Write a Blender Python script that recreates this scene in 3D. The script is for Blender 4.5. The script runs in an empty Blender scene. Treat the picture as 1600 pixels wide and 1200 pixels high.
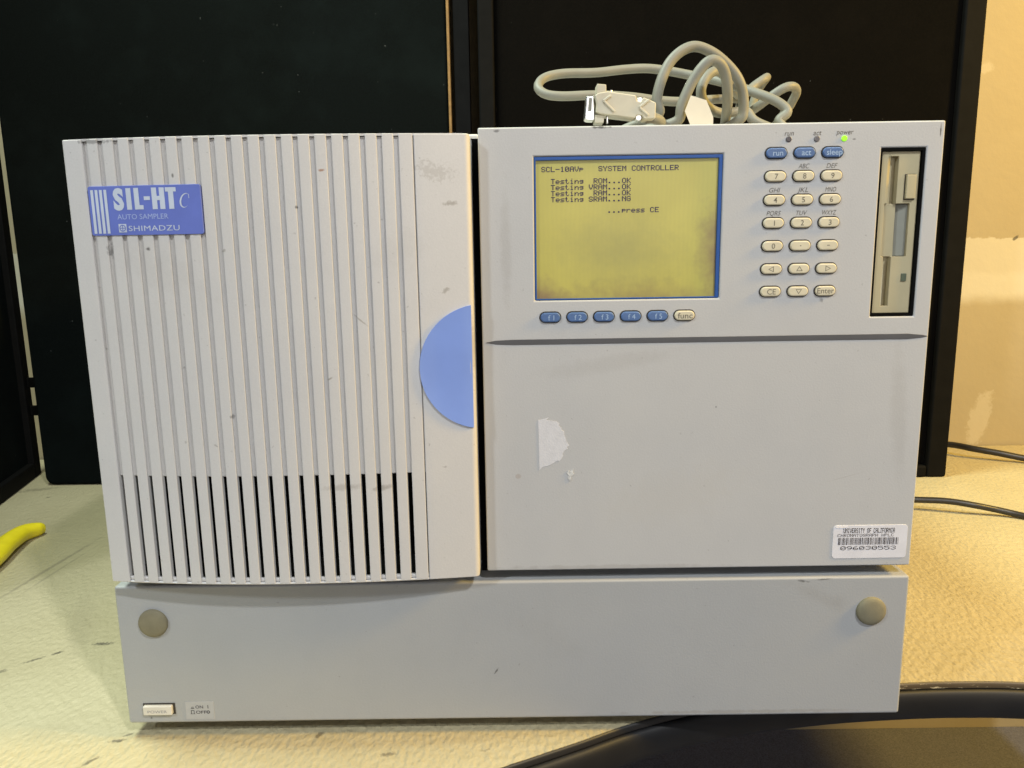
import bpy, bmesh, math, random
from mathutils import Vector, Matrix
R = math.radians
random.seed(4)
scene = bpy.context.scene
col = scene.collection

# ------------------------------------------------------------------ camera
cam_d = bpy.data.cameras.new('camera'); cam = bpy.data.objects.new('camera', cam_d); col.objects.link(cam)
cam_d.sensor_width = 36.0; cam_d.lens = 26.775; cam_d.clip_start = 0.01; cam_d.clip_end = 50
_r = Vector((0.99987, 0.00115, -0.01545)); _f = Vector((-0.00388, 0.98411, -0.17752)); _u = _r.cross(_f).normalized(); _r = _f.cross(_u)
M = Matrix.Identity(4)
for i in range(3):
    M[i][0] = _r[i]; M[i][1] = _u[i]; M[i][2] = -_f[i]
M.translation = Vector((0.00433, -0.44821, 0.30174))
cam.matrix_world = M
scene.camera = cam

# ------------------------------------------------------------------ world + lamps (indoor room light, plus an added bounce fill)
world = bpy.data.worlds.new('World'); scene.world = world; world.use_nodes = True
bg = world.node_tree.nodes['Background']; bg.inputs[0].default_value = (0.95, 0.97, 1.0, 1); bg.inputs[1].default_value = 0.07
def lamp(name, loc, target, size, power, color, size_y=None):
    d = bpy.data.lights.new(name, 'AREA'); d.energy = power; d.color = color; d.size = size
    if size_y: d.shape = 'RECTANGLE'; d.size_y = size_y
    o = bpy.data.objects.new(name, d); col.objects.link(o); o.location = loc
    o.rotation_euler = (Vector(target) - Vector(loc)).to_track_quat('-Z', 'Y').to_euler()
    return o
lamp('ceiling_lamp_front', (0.85, -1.30, 1.80), (0, 0, 0.2), 0.08, 29.5, (0.95, 0.975, 0.985))
lamp('ceiling_lamp_left', (-1.5, -1.35, 1.45), (0, 0, 0.2), 0.16, 18, (0.86, 0.94, 1.0))
lamp('ceiling_lamp_back', (-0.60, 0.10, 1.75), (-0.45, 0.1, 0), 0.45, 38, (0.88, 1.0, 0.84))
lamp('warm_lamp_right', (1.40, -0.16, 0.98), (0.4, 0.10, 0.0), 0.25, 33, (1.0, 0.64, 0.12))
lamp('room_bounce_fill', (0.5, -2.4, 0.75), (0.3, 0, 0.0), 0.9, 13, (1.0, 0.95, 0.93))  # unseen soft source added as room bounce for the fronts and lower wall

vs = scene.view_settings
vs.view_transform = 'Standard'; vs.look = 'None'; vs.exposure = 0.0; vs.gamma = 1.0; vs.use_curve_mapping = False
scene.render.engine = 'CYCLES'; scene.cycles.max_bounces = 6; scene.cycles.use_denoising = True

# ------------------------------------------------------------------ materials
class NT:
    def __init__(s, name):
        s.m = bpy.data.materials.new(name); s.m.use_nodes = True; s.t = s.m.node_tree
        s.b = s.t.nodes['Principled BSDF']; s._co = None; s.cache = {}
    def n(s, typ, **kw):
        nd = s.t.nodes.new(typ)
        for k, v in kw.items(): setattr(nd, k, v)
        return nd
    def l(s, a, b): s.t.links.new(a, b)
    def co(s):
        if not s._co: s._co = s.n('ShaderNodeTexCoord').outputs['Object']
        return s._co
    def mapping(s, loc=(0,0,0), rot=(0,0,0), scale=(1,1,1), typ='POINT'):
        m = s.n('ShaderNodeMapping', vector_type=typ); s.l(s.co(), m.inputs[0])
        m.inputs['Location'].default_value = loc; m.inputs['Rotation'].default_value = rot; m.inputs['Scale'].default_value = scale
        return m.outputs[0]
    def noise(s, scale, detail=3, rough=.55, vec=None, dist=0):
        key = (scale, detail, rough, dist)
        if vec is None and key in s.cache: return s.cache[key]
        n = s.n('ShaderNodeTexNoise'); s.l(vec if vec else s.co(), n.inputs['Vector'])
        n.inputs['Scale'].default_value = scale; n.inputs['Detail'].default_value = detail
        n.inputs['Roughness'].default_value = rough; n.inputs['Distortion'].default_value = dist
        if vec is None: s.cache[key] = n.outputs['Fac']
        return n.outputs['Fac']
    def rng(s, sock, a, b, c=0., d=1.):
        m = s.n('ShaderNodeMapRange'); m.clamp = True; s.l(sock, m.inputs[0])
        for i, v in enumerate((a, b, c, d)): m.inputs[1+i].default_value = v
        return m.outputs[0]
    def math(s, op, a, b=0.):
        m = s.n('ShaderNodeMath', operation=op)
        for i, v in enumerate((a, b)):
            if hasattr(v, 'links'): s.l(v, m.inputs[i])
            else: m.inputs[i].default_value = v
        return m.outputs[0]
    def mix(s, fac, a, b, mode='MIX'):
        m = s.n('ShaderNodeMix', data_type='RGBA', blend_type=mode)
        for k, v in ((0, fac), (6, a), (7, b)):
            if hasattr(v, 'links'): s.l(v, m.inputs[k])
            else: m.inputs[k].default_value = v if k == 0 else (*v[:3], 1)
        return m.outputs[2]
    def bump(s, h, strength=.2, dist=.001):
        b = s.n('ShaderNodeBump'); s.l(h, b.inputs['Height']); b.inputs['Strength'].default_value = strength; b.inputs['Distance'].default_value = dist
        s.l(b.outputs[0], s.b.inputs['Normal'])
    def color(s, c):
        if hasattr(c, 'links'): s.l(c, s.b.inputs['Base Color'])
        else: s.b.inputs['Base Color'].default_value = (*c, 1)
    def set(s, rough=.5, metal=0., spec=.5):
        s.b.inputs['Roughness'].default_value = rough; s.b.inputs['Metallic'].default_value = metal
        s.b.inputs['Specular IOR Level'].default_value = spec
    def mark(s, base, x, z, rx, rz, ang, c, strength=.6, nscale=250, ragged=.8, soft=.6, y=None, axis='xz'):
        # a stain / scuff with a shape of its own at a place on the thing
        if axis == 'xz': v = s.mapping((x, 0, z), (0, -R(ang), 0), (rx, 50, rz), 'TEXTURE')
        else: v = s.mapping((x, z, 0), (0, 0, R(ang)), (rx, rz, 50), 'TEXTURE')
        ln = s.n('ShaderNodeVectorMath', operation='LENGTH'); s.l(v, ln.inputs[0])
        nz = s.math('MULTIPLY', s.math('SUBTRACT', s.noise(150 if nscale < 200 else 420, 3, .65), .5), ragged*2.4)
        d = s.math('ADD', ln.outputs['Value'], nz)
        f = s.rng(d, 1.0, 1.0-soft, 0, strength)
        return s.mix(f, base, c)

def simple(name, c, rough=.5, metal=0., spec=.5, var=.06, nscale=60, bump=0, bscale=900):
    m = NT(name); m.set(rough, metal, spec)
    f = m.rng(m.noise(nscale, 4), .3, .7)
    m.color(m.mix(f, tuple(x*(1-var) for x in c), tuple(min(1, x*(1+var)) for x in c)))
    if bump: m.bump(m.noise(bscale, 2), bump, .0006)
    return m.m

def paint(name, c, marks=(), rough=.48, grain=.14, gscale=1150, mott=.045):
    m = NT(name); m.set(rough, 0, .4)
    f = m.rng(m.noise(9, 5, .6), .3, .7); g = m.rng(m.noise(gscale, 2, .6), .25, .75)
    base = m.mix(f, tuple(x*(1-mott) for x in c), tuple(x*(1+mott*.6) for x in c))
    base = m.mix(m.math('MULTIPLY', m.rng(m.noise(4.5, 4, .6),   .42, .72), .24), base, (c[0]*.98, c[1]*.90, c[2]*.74))
    base = m.mix(m.math('MULTIPLY', m.rng(m.noise(28, 5, .65), .45, .8), .15), base, tuple(x*.75 for x in c))
    base = m.mix(m.math('MULTIPLY', g, .17), base, tuple(x*.62 for x in c))
    # sparse grime specks
    sp = m.rng(m.noise(330, 2, .5), .715, .79); base = m.mix(m.math('MULTIPLY', sp, .35), base, (.12, .10, .08))
    for k in marks: base = m.mark(base, *k)
    m.color(base)
    rr = m.rng(m.noise(40, 4), .3, .7, rough-.06, rough+.08); m.l(rr, m.b.inputs['Roughness'])
    m.bump(m.noise(gscale*.75, 2), grain, .0005)
    return m.m

DK = (.05, .045, .04); DIRT = (.20, .17, .13)
MAT = {}
MAT['door'] = paint('door_plastic', (.595, .585, .575), [
    (-.083, .262, .006, .0006, -40, DIRT, .5, 300, .5), (-.102, .2285, .0025, .0007, 30, DIRT, .6, 300, .5),
    (-.038, .343, .011, .0045, -10, DIRT, .24, 500, 1.9), (-.030, .326, .005, .0016, 10, DIRT, .5, 500, 1.0),
    (-.2225, .3035, .0022, .005, 0, DK, .55, 420, .9), (-.200, .3035, .0016, .0012, 0, DK, .8, 420, .6),
    (-.100, .3445, .002, .0009, 5, (.30, .12, .04), .7, 400, .5), (-.182, .343, .0009, .0017, 0, DK, .7, 300, .4),
    (-.098, .1635, .014, .0026, 2, DIRT, .30, 200, .5), (-.075, .1625, .007, .002, 8, DIRT, .5, 300, .6),
    (-.115, .325, .0008, .001, 0, DK, .7, 300, .4), (-.157, .302, .002, .001, 20, DIRT, .5, 300, .7),
    (-.225, .362, .012, .0015, 0, DK, .5, 350, 1.2), (-.034, .278, .003, .0015, 30, DIRT, .5, 500, .9),
    (-.06, .30, .02, .012, 20, DIRT, .06, 120, .9), (-.19, .29, .03, .012, -20, DIRT, .07, 120, .9),
    (-.02, .245, .0025, .02, 0, DIRT, .35, 220, .9), (-.16, .207, .0012, .0015, 30, DK, .5, 400, .7)], rough=.45, grain=.12)
MAT['panel'] = paint('controller_paint', (.503, .503, .500), [
    (.1845, .2683, .0012, .002, 20, DK, .45, 700, .9), (.0055, .1635, .0021, .0018, 0, (.40, .36, .33), .75, 160, .3, .25),
    (.2465, .3625, .0006, .004, 0, DK, .9, 200, .5), (.198, .3585, .0013, .0006, 0, DK, .6, 400, .6),
    (.055, .3672, .006, .0009, 0, DK, .85, 220, 1.0), (-.004, .366, .002, .0009, 0, DK, .6, 400, .7),
    (.125, .205, .0006, .0008, 0, DK, .6, 400, .5), (.10, .15, .05, .02, 15, (.47, .45, .41), .2, 60, .9),
    (.06, .104, .08, .0016, 0, DIRT, .22, 150, .9), (.205, .16, .014, .0003, 15, DIRT, .2, 420, .5), (.06, .232, .05, .006, 8, DIRT, .10, 150, .6), (.235, .20, .006, .05, 5, DIRT, .12, 150, .6), (.00, .30, .004, .04, 0, DIRT, .15, 150, .6)])
MAT['base'] = paint('base_paint', (.385, .395, .402), [
    (.183, .0925, .004, .0010, -8, DK, .6, 350, 1.0), (.196, .0935, .0055, .0006, 4, DK, .6, 350, .9),
    (.192, .083, .024, .006, -25, DIRT, .14, 130, .5, .95), (-.0102, .0341, .0030, .0007, 55, DK, .7, 420, .8),
    (.206, .078, .008, .007, 0, DIRT, .12, 130, .6, .95), (-.235, .004, .0009, .0008, 0, DK, .7, 400, .4), (.15, .003, .09, .0014, 0, DIRT, .30, 170, .9),
    (.02, .06, .035, .012, -30, DIRT, .04, 90, .9)], grain=.16, gscale=1000)
MAT['housing'] = paint('housing_paint', (.58, .57, .54))
MAT['dark'] = simple('interior_shade', (.003, .003, .003), .9, 0, .1)  # near-black in place of the shade inside slots and gaps
MAT['rubber'] = simple('foot_rubber', (.02, .02, .02), .8)
MAT['blue_frame'] = simple('display_frame_blue', (.006, .075, .30), .45)
MAT['handle'] = simple('handle_blue', (.190, .295, .69), .5, 0, .35, .05, 30, .04)
MAT['badge'] = simple('badge_blue', (.130, .175, .52), .4, 0, .4, .05, 60)
MAT['badge_white'] = simple('badge_print', (.52, .575, .67), .5)
MAT['badge_pale'] = simple('badge_pale_print', (.36, .44, .70), .5)
MAT['key_cream'] = simple('key_cream', (.62, .56, .40), .42, 0, .5, .05, 200)
MAT['key_blue'] = simple('key_blue', (.072, .140, .31), .4, 0, .5, .10, 200)
MAT['gap'] = simple('gap_shade', (.035, .03, .025), .7)
MAT['print'] = simple('grey_print', (.13, .125, .12), .6)
MAT['keyprint'] = simple('key_print', (.16, .14, .10), .6)
MAT['paleprint'] = simple('pale_print', (.34, .46, .62), .6)
MAT['stripe'] = simple('divider_grey', (.085, .085, .09), .5)
MAT['fdd'] = simple('floppy_bezel', (.45, .395, .245), .5, 0, .4, .05, 50, .05)
MAT['fdd_in'] = simple('floppy_flap', (.40, .36, .26), .5)
MAT['fdd_grey'] = simple('floppy_recess', (.27, .275, .235), .6)
MAT['led_off'] = simple('lamp_off', (.07, .06, .065), .3)
MAT['led_act'] = simple('lamp_off_grey', (.13, .12, .125), .3)
MAT['led_dim'] = simple('drive_lamp_green', (.10, .12, .08), .3)
MAT['sticker'] = simple('label_white', (.72, .71, .74), .35, 0, .5, .04, 120)
MAT['black_print'] = simple('black_print', (.06, .055, .06), .6)
MAT['grey_bar'] = simple('worn_black_print', (.30, .29, .31), .6)
MAT['clear_label'] = simple('clear_label', (.415, .42, .425), .3, 0, .5, .03, 200)
MAT['plug'] = simple('plug_rubber', (.215, .195, .128), .75, 0, .25, .08, 150, .12)
MAT['steel'] = simple('steel', (.62, .62, .60), .3, 1.0)
MAT['cable'] = simple('cable_grey', (.21, .205, .168), .55, 0, .5, .06, 80)
MAT['hood'] = simple('connector_hood', (.52, .48, .37), .45, 0, .5, .06, 150)
MAT['tag'] = simple('paper_tag', (.60, .57, .49), .6)
MAT['yellow'] = simple('yellow_grip', (.80, .66, .02), .4, 0, .5, .06, 60, .05)
MAT['cord'] = simple('black_cord', (.018, .017, .016), .38)
MAT['trim'] = simple('black_trim', (.009, .009, .010), .5, 0, .35, .2, 40, .06, 500)
MAT['brown'] = simple('gap_shade_brown', (.040, .027, .010), .7, 0, .2, .2, 80)
MAT['wood'] = simple('wood_edge', (.24, .135, .04), .5, 0, .4, .25, 150)
def fabric(name, c):
    # black cloth with a weave and a little lint
    m = NT(name); m.set(.95, 0, .08)
    b = m.mix(m.rng(m.noise(500, 4), .3, .7), tuple(x*.6 for x in c), tuple(x*1.4 for x in c))
    b = m.mix(m.math('MULTIPLY', m.rng(m.noise(14, 4, .6), .5, .75), .6), b, tuple(x*2.2 for x in c))
    b = m.mix(m.math('MULTIPLY', m.rng(m.noise(170, 1, .4), .80, .83), m.rng(m.noise(9, 2), .5, .6)), b, (.055, .06, .06))
    m.color(b); m.bump(m.noise(1500, 2), .4, .0006); return m.m
MAT['fabric'] = fabric('black_fabric', (.0020, .0034, .0034)); MAT['fabric_brown'] = fabric('brown_black_fabric', (.0014, .0011, .0008))
MAT['frame'] = simple('black_frame', (.0050, .0048, .0046), .7, 0, .06, .15, 60)
m = NT('lamp_green'); m.set(.3); m.color((.2, .6, .02)); m.b.inputs['Emission Color'].default_value = (.36, 1.0, .02, 1); m.b.inputs['Emission Strength'].default_value = .75; MAT['led_on'] = m.m
# liquid crystal display: a lit panel, aged and blotched along its right and lower edge
m = NT('display_glass'); m.set(.28, 0, .3)
b = m.mix(m.rng(m.noise(22, 3), .3, .7), (.40, .355, .085), (.47, .42, .10))
BR = (.30, .235, .105)
b = m.mark(b, .1255, .296, .016, .036, 6, (.20, .12, .08), .95, 60, .35, 1.0)
b = m.mark(b, .020, .270, .026, .015, -20, (.21, .13, .085), .95, 60, .35, 1.0)
b = m.mark(b, .074, .266, .060, .018, 0, (.25, .18, .075), .85, 60, .35, 1.0)
b = m.mark(b, .066, .298, .046, .026, 0, (.27, .25, .09), .60, 60, .35, 1.0)
w = m.n('ShaderNodeTexWave'); m.l(m.co(), w.inputs['Vector']); w.inputs['Scale'].default_value = 120; w.inputs['Distortion'].default_value = 2.5
b = m.mix(m.math('MULTIPLY', w.outputs['Fac'], .07), b, (.30, .26, .09))
m.color(b); m.l(b, m.b.inputs['Emission Color']); m.b.inputs['Emission Strength'].default_value = .16
MAT['lcd'] = m.m
MAT['lcd_ink'] = simple('display_ink', (.022, .006, .06), .5)
# textured bench covering
m = NT('bench_vinyl'); m.set(.5, 0, .4)
b = m.mix(m.rng(m.noise(7, 5, .6), .3, .7), (.42, .368, .230), (.49, .435, .283))
b = m.mix(m.math('MULTIPLY', m.rng(m.noise(300, 3), .35, .7), .20), b, (.42, .38, .25))
for k in ((-.3327, .1216, .010, .0030, 5, DK, .75, 500, .8), (-.3619, .1085, .0055, .0022, 40, DK, .75, 500, .8), (-.3740, .0983, .009, .0022, 40, DK, .65, 500, .8), (-.3890, .0820, .006, .003, 30, DK, .5, 500, .9),
          (-.2570, -.0030, .006, .0022, 10, DK, .7, 500, .8), (-.2530, .0030, .004, .0015, 30, DK, .5, 500, .9), (-.2640, -.0230, .007, .0018, 55, DK, .65, 500, .8),
          (-.1266, .0005, .005, .0022, 60, DK, .6, 500, .9), (-.0790, -.0200, .006, .0025, 15, DK, .55, 500, 1.0), (-.0171, -.0172, .004, .0016, 20, DK, .4, 500, 1.0),
          (-.6386, .5338, .03, .008, 20, DK, .35, 150, 1.0), (-.605, .50, .003, .003, 0, DK, .6, 400, .5), (-.4670, .275, .09, .0030, 84.5, DIRT, .5, 150, .5), (-.4560, .262, .06, .0018, 86, DIRT, .35, 150, .6), (-.37, .155, .012, .09, 25, DIRT, .12, 150, .6)):
    b = m.mark(b, *k, axis='xy') if len(k) > 9 else m.mark(b, k[0], k[1], k[2], k[3], k[4], k[5], k[6], k[7], k[8], axis='xy')
m.color(b)
v2 = m.mapping((0, 0, 0), (0, 0, R(38)), (1, .6, 1))
h = m.math('ADD', m.noise(270, 1, .4, v2), m.math('MULTIPLY', m.noise(520, 2, .5), .25))
m.bump(h, .85, .0016)
MAT['bench'] = m.m
# wall: old cream paint with a paler peeled band and patches
m = NT('wall_paint'); m.set(.6, 0, .3)
b = m.mix(m.rng(m.noise(3.5, 4, .6), .3, .7), (.365, .305, .190), (.415, .350, .222))
sx = m.n('ShaderNodeSeparateXYZ'); m.l(m.co(), sx.inputs[0]); zz = m.math('ADD', sx.outputs['Z'], m.math('MULTIPLY', m.math('SUBTRACT', m.noise(70, 4, .7), .5), .014))
zs = m.math('ADD', sx.outputs['Z'], m.math('MULTIPLY', m.math('SUBTRACT', m.noise(14, 4, .6), .5), .025))
b = m.mix(m.math('MULTIPLY', m.rng(zz, .303, .3045, 1, 0), m.rng(zs, .205, .225)), b, (.53, .485, .37))
b = m.mix(m.math('MULTIPLY', m.math('MULTIPLY', m.rng(zs, .248, .256, 1, 0), m.rng(zs, .21, .225)), .5), b, (.60, .56, .45))
b = m.mark(b, .742, .303, .006, .003, 40, DK, .75, 160, .6, .3)
b = m.mark(b, .675, .54, .012, .010, 0, (.5, .45, .33), .6, 90, .6, .4)
b = m.mark(b, .714, .03, .018, .05, -12, (.60, .55, .43), .35, 40, .55, .3)
b = m.mark(b, .75, .45, .05, .012, 5, (.40, .34, .22), .5, 40, .7, .8)
m.color(b); m.bump(m.noise(60, 5), .15, .004)
MAT['wall'] = m.m
m = NT('carpet'); m.set(.95, 0, .1)
b = m.mix(m.rng(m.noise(500, 3), .3, .7), (.115, .12, .155), (.19, .195, .25)); m.color(b); m.bump(m.noise(700, 2), .5, .003); MAT['carpet'] = m.m
m = NT('worn_lip'); m.set(.45)
b = m.mix(m.rng(m.noise(90, 5, .7, m.mapping((0,0,0), (0,0,0), (1, 1, 4))), .56, .62), (.075, .055, .030), (.62, .54, .36)); sx = m.n('ShaderNodeSeparateXYZ'); m.l(m.co(), sx.inputs[0])
b = m.mix(m.rng(sx.outputs['X'], .15, .26), (.016, .015, .014), b); m.color(b); MAT['lip'] = m.m

# ------------------------------------------------------------------ mesh helpers
def tag(o, label=None, cat=None, group=None, kind=None):
    if label: o['label'] = label
    if cat: o['category'] = cat
    if group: o['group'] = group
    if kind: o['kind'] = kind
    return o
def empty(name, loc):
    o = bpy.data.objects.new(name, None); col.objects.link(o); o.location = loc; o.empty_display_size = .05; return o
def mesh_obj(name, bm, mat, parent=None, smooth=False, bevel=0, seg=2, ang=35):
    bmesh.ops.recalc_face_normals(bm, faces=bm.faces)
    me = bpy.data.meshes.new(name); bm.to_mesh(me); bm.free()
    me.materials.append(MAT[mat] if isinstance(mat, str) else mat)
    o = bpy.data.objects.new(name, me); col.objects.link(o)
    if smooth:
        for p in me.polygons: p.use_smooth = True
    if bevel:
        md = o.modifiers.new('bevel', 'BEVEL'); md.width = bevel; md.segments = seg; md.limit_method = 'ANGLE'; md.angle_limit = R(ang); md.harden_normals = False
        for p in me.polygons: p.use_smooth = True
        wn = o.modifiers.new('wn', 'WEIGHTED_NORMAL'); wn.keep_sharp = False; wn.weight = 100
    if parent: attach(o, parent)
    return o
def attach(o, p):
    # geometry is written in the coordinates of the bench; undo the offsets of the parents' empties
    o.parent = p
    off = Vector((0, 0, 0)); q = p
    while q: off += q.location; q = q.parent
    o.location = -off if off.length > 1e-9 else (0, 0, 0)
def box(bm, x0, x1, y0, y1, z0, z1):
    v = [bm.verts.new(p) for p in ((x0,y0,z0),(x1,y0,z0),(x1,y1,z0),(x0,y1,z0),(x0,y0,z1),(x1,y0,z1),(x1,y1,z1),(x0,y1,z1))]
    for f in ((0,1,2,3),(4,5,6,7),(0,1,5,4),(1,2,6,5),(2,3,7,6),(3,0,4,7)): bm.faces.new([v[i] for i in f])
def box_obj(name, b, mat, parent=None, bevel=.0008, seg=2):
    bm = bmesh.new(); box(bm, *b); return mesh_obj(name, bm, mat, parent, bevel=bevel, seg=seg)
def prism_xz(name, pts, y0, y1, mat, parent=None, bevel=0, seg=2, smooth=False):
    bm = bmesh.new(); a = [bm.verts.new((x, y0, z)) for x, z in pts]; b = [bm.verts.new((x, y1, z)) for x, z in pts]
    bm.faces.new(a); bm.faces.new(b[::-1]); n = len(pts)
    for i in range(n): bm.faces.new((a[i], a[(i+1) % n], b[(i+1) % n], b[i]))
    return mesh_obj(name, bm, mat, parent, bevel=bevel, seg=seg, smooth=smooth)
def prism_xy(name, pts, z0, z1, mat, parent=None, bevel=0, seg=2, ang=35):
    bm = bmesh.new(); a = [bm.verts.new((x, y, z0)) for x, y in pts]; b = [bm.verts.new((x, y, z1)) for x, y in pts]
    bm.faces.new(a); bm.faces.new(b[::-1]); n = len(pts)
    for i in range(n): bm.faces.new((a[i], a[(i+1) % n], b[(i+1) % n], b[i]))
    return mesh_obj(name, bm, mat, parent, bevel=bevel, seg=seg, ang=ang)
def stepped(name, xs, zs, depth, back, mat, parent=None, bevel=.0004, seg=2):
    # a front plate cut into cells, each at its own depth, with the walls between them (openings and recesses)
    bm = bmesh.new(); V = {}
    def vv(x, y, z):
        k = (round(x, 6), round(y, 6), round(z, 6))
        if k not in V: V[k] = bm.verts.new(k)
        return V[k]
    def q(*p):
        try: bm.faces.new([vv(*a) for a in p])
        except ValueError: pass
    nx, nz = len(xs)-1, len(zs)-1
    D = [[depth((xs[i]+xs[i+1])/2, (zs[j]+zs[j+1])/2) for j in range(nz)] for i in range(nx)]
    for i in range(nx):
        for j in range(nz):
            x0, x1, z0, z1, d = xs[i], xs[i+1], zs[j], zs[j+1], D[i][j]
            if d is not None: q((x0,d,z0),(x1,d,z0),(x1,d,z1),(x0,d,z1))
            dd = back if d is None else d
            e = back if i == nx-1 else (back if D[i+1][j] is None else D[i+1][j])
            if e != dd: q((x1,dd,z0),(x1,dd,z1),(x1,e,z1),(x1,e,z0))
            e = back if j == nz-1 else (back if D[i][j+1] is None else D[i][j+1])
            if e != dd: q((x0,dd,z1),(x1,dd,z1),(x1,e,z1),(x0,e,z1))
            if i == 0 and dd != back: q((x0,dd,z0),(x0,dd,z1),(x0,back,z1),(x0,back,z0))
            if j == 0 and dd != back: q((x0,dd,z0),(x1,dd,z0),(x1,back,z0),(x0,back,z0))
    return mesh_obj(name, bm, mat, parent, bevel=bevel, seg=seg)
def stadium(cx, cz, w, h, n=10):
    r = h/2; p = []
    for i in range(n+1):
        a = -math.pi/2 + math.pi*i/n; p.append((cx + w/2 - r + r*math.cos(a), cz + r*math.sin(a)))
    for i in range(n+1):
        a = math.pi/2 + math.pi*i/n; p.append((cx - w/2 + r + r*math.cos(a), cz + r*math.sin(a)))
    return p
def rrect(x0, x1, z0, z1, r, n=5):
    p = []
    for cx, cz, a0 in ((x1-r, z0+r, -90), (x1-r, z1-r, 0), (x0+r, z1-r, 90), (x0+r, z0+r, 180)):
        for i in range(n+1):
            a = R(a0 + 90*i/n); p.append((cx + r*math.cos(a), cz + r*math.sin(a)))
    return p
def disc(cx, cz, r, n=24): return [(cx + r*math.cos(2*math.pi*i/n), cz + r*math.sin(2*math.pi*i/n)) for i in range(n)]
def flat2d(name, verts, faces, mat, parent, surf):
    # printed mark: 2-D shape laid on a surface y = surf(x)
    me = bpy.data.meshes.new(name); me.from_pydata([(x, surf(x), z) for x, z in verts], [], faces); me.materials.append(MAT[mat]); me.update()
    o = bpy.data.objects.new(name, me); col.objects.link(o)
    if parent: attach(o, parent)
    return o
def text2d(body, cx, cz, cap, width=None, offset=0., shear=0., align='CENTER', space=1.):
    # built-in sans letters, cap = height of a capital, width = total width to fit
    cu = bpy.data.curves.new('t', 'FONT'); cu.body = body; cu.size = 1; cu.fill_mode = 'FRONT'; cu.offset = offset; cu.shear = shear; cu.resolution_u = 3; cu.space_character = space
    ob = bpy.data.objects.new('t', cu); col.objects.link(ob); bpy.context.view_layer.update()
    me = bpy.data.meshes.new_from_object(ob.evaluated_get(bpy.context.evaluated_depsgraph_get()))
    vs_ = [(v.co.x, v.co.y) for v in me.vertices]; fs = [tuple(p.vertices) for p in me.polygons]
    bpy.data.objects.remove(ob); bpy.data.curves.remove(cu); bpy.data.meshes.remove(me)
    x0 = min(v[0] for v in vs_); x1 = max(v[0] for v in vs_)
    sz = cap/.70; sx_ = width/(x1-x0) if width else sz
    sh = {'CENTER': (x0+x1)/2, 'LEFT': x0}[align]
    return [(cx + (x-sh)*sx_, cz + (y-.35)*sz) for x, y in vs_], fs
FONT = {' ':'', '.':'0,0,0,0,0,12,12', '-':'0,0,0,31,0,0,0', '0':'14,17,19,21,25,17,14', '1':'4,12,4,4,4,4,14', '3':'14,17,1,6,1,17,14', '5':'31,16,30,1,1,17,14', '6':'6,8,16,30,17,17,14', '9':'14,17,17,15,1,2,12',
 'A':'14,17,17,31,17,17,17','C':'14,17,16,16,16,17,14','D':'30,17,17,17,17,17,30','E':'31,16,16,30,16,16,31','F':'31,16,16,30,16,16,16','G':'14,17,16,23,17,17,14','H':'17,17,17,31,17,17,17','I':'14,4,4,4,4,4,14','K':'17,18,20,24,20,18,17','L':'16,16,16,16,16,16,31','M':'17,27,21,21,17,17,17','N':'17,25,21,19,17,17,17','O':'14,17,17,17,17,17,14','P':'30,17,17,30,16,16,16','R':'30,17,17,30,20,18,17','S':'14,17,16,14,1,17,14','T':'31,4,4,4,4,4,4','U':'17,17,17,17,17,17,14','V':'17,17,17,17,10,10,4','Y':'17,17,10,4,4,4,4',
 'e':'0,0,14,17,31,16,14','g':'0,0,15,17,15,1,14','i':'4,0,12,4,4,4,14','n':'0,0,22,25,17,17,17','p':'0,0,30,17,30,16,16','r':'0,0,22,25,16,16,16','s':'0,0,15,16,14,1,30','t':'8,8,28,8,8,9,6'}
def dots(body, x, ztop, pw, ph, fat=1.0, fz=None):
    fz = fz or fat
    # dot-matrix letters, each run of dots a small quad
    vs_, fs = [], []
    for c, ch in enumerate(body):
        if ch == ' ' or ch not in FONT: continue
        for r, row in enumerate(int(k) for k in FONT[ch].split(',')):
            i = 0
            while i < 5:
                if row >> (4-i) & 1:
                    j = i
                    while j < 5 and row >> (4-j) & 1: j += 1
                    xa, xb = x + (c*6+i)*pw, x + (c*6+j-1+fat)*pw; za, zb = ztop - r*ph, ztop - (r+fz)*ph
                    n = len(vs_); vs_ += [(xa, zb), (xb, zb), (xb, za), (xa, za)]; fs.append((n, n+1, n+2, n+3)); i = j
                else: i += 1
    return vs_, fs
def join2d(*parts):
    vs_, fs = [], []
    for v, f in parts:
        n = len(vs_); vs_ += v; fs += [tuple(i+n for i in q) for q in f]
    return vs_, fs
def rects2d(rs):
    vs_, fs = [], []
    for x0, x1, z0, z1 in rs:
        n = len(vs_); vs_ += [(x0, z0), (x1, z0), (x1, z1), (x0, z1)]; fs.append((n, n+1, n+2, n+3))
    return vs_, fs
def outline2d(pts, t):
    # closed line of width t along a polygon
    n = len(pts); c = Vector((sum(p[0] for p in pts)/n, sum(p[1] for p in pts)/n)); vs_ = []; fs = []
    for p in pts:
        d = (Vector(p)-c); vs_ += [tuple(c + d*(1+t/d.length)), tuple(c + d*(1-t/d.length))]
    for i in range(n): j = (i+1) % n; fs.append((2*i, 2*j, 2*j+1, 2*i+1))
    return vs_, fs
def catmull(pts, sub=8):
    P = [Vector(p) for p in pts]; P = [P[0]*2-P[1]] + P + [P[-1]*2-P[-2]]; out = []
    for i in range(1, len(P)-2):
        a, b, c, d = P[i-1:i+3]
        for k in range(sub):
            t = k/sub; out.append(.5*((2*b)+(c-a)*t+(2*a-5*b+4*c-d)*t*t+(3*b-a-3*c+d)*t**3))
    out.append(P[-2]); return out
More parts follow.
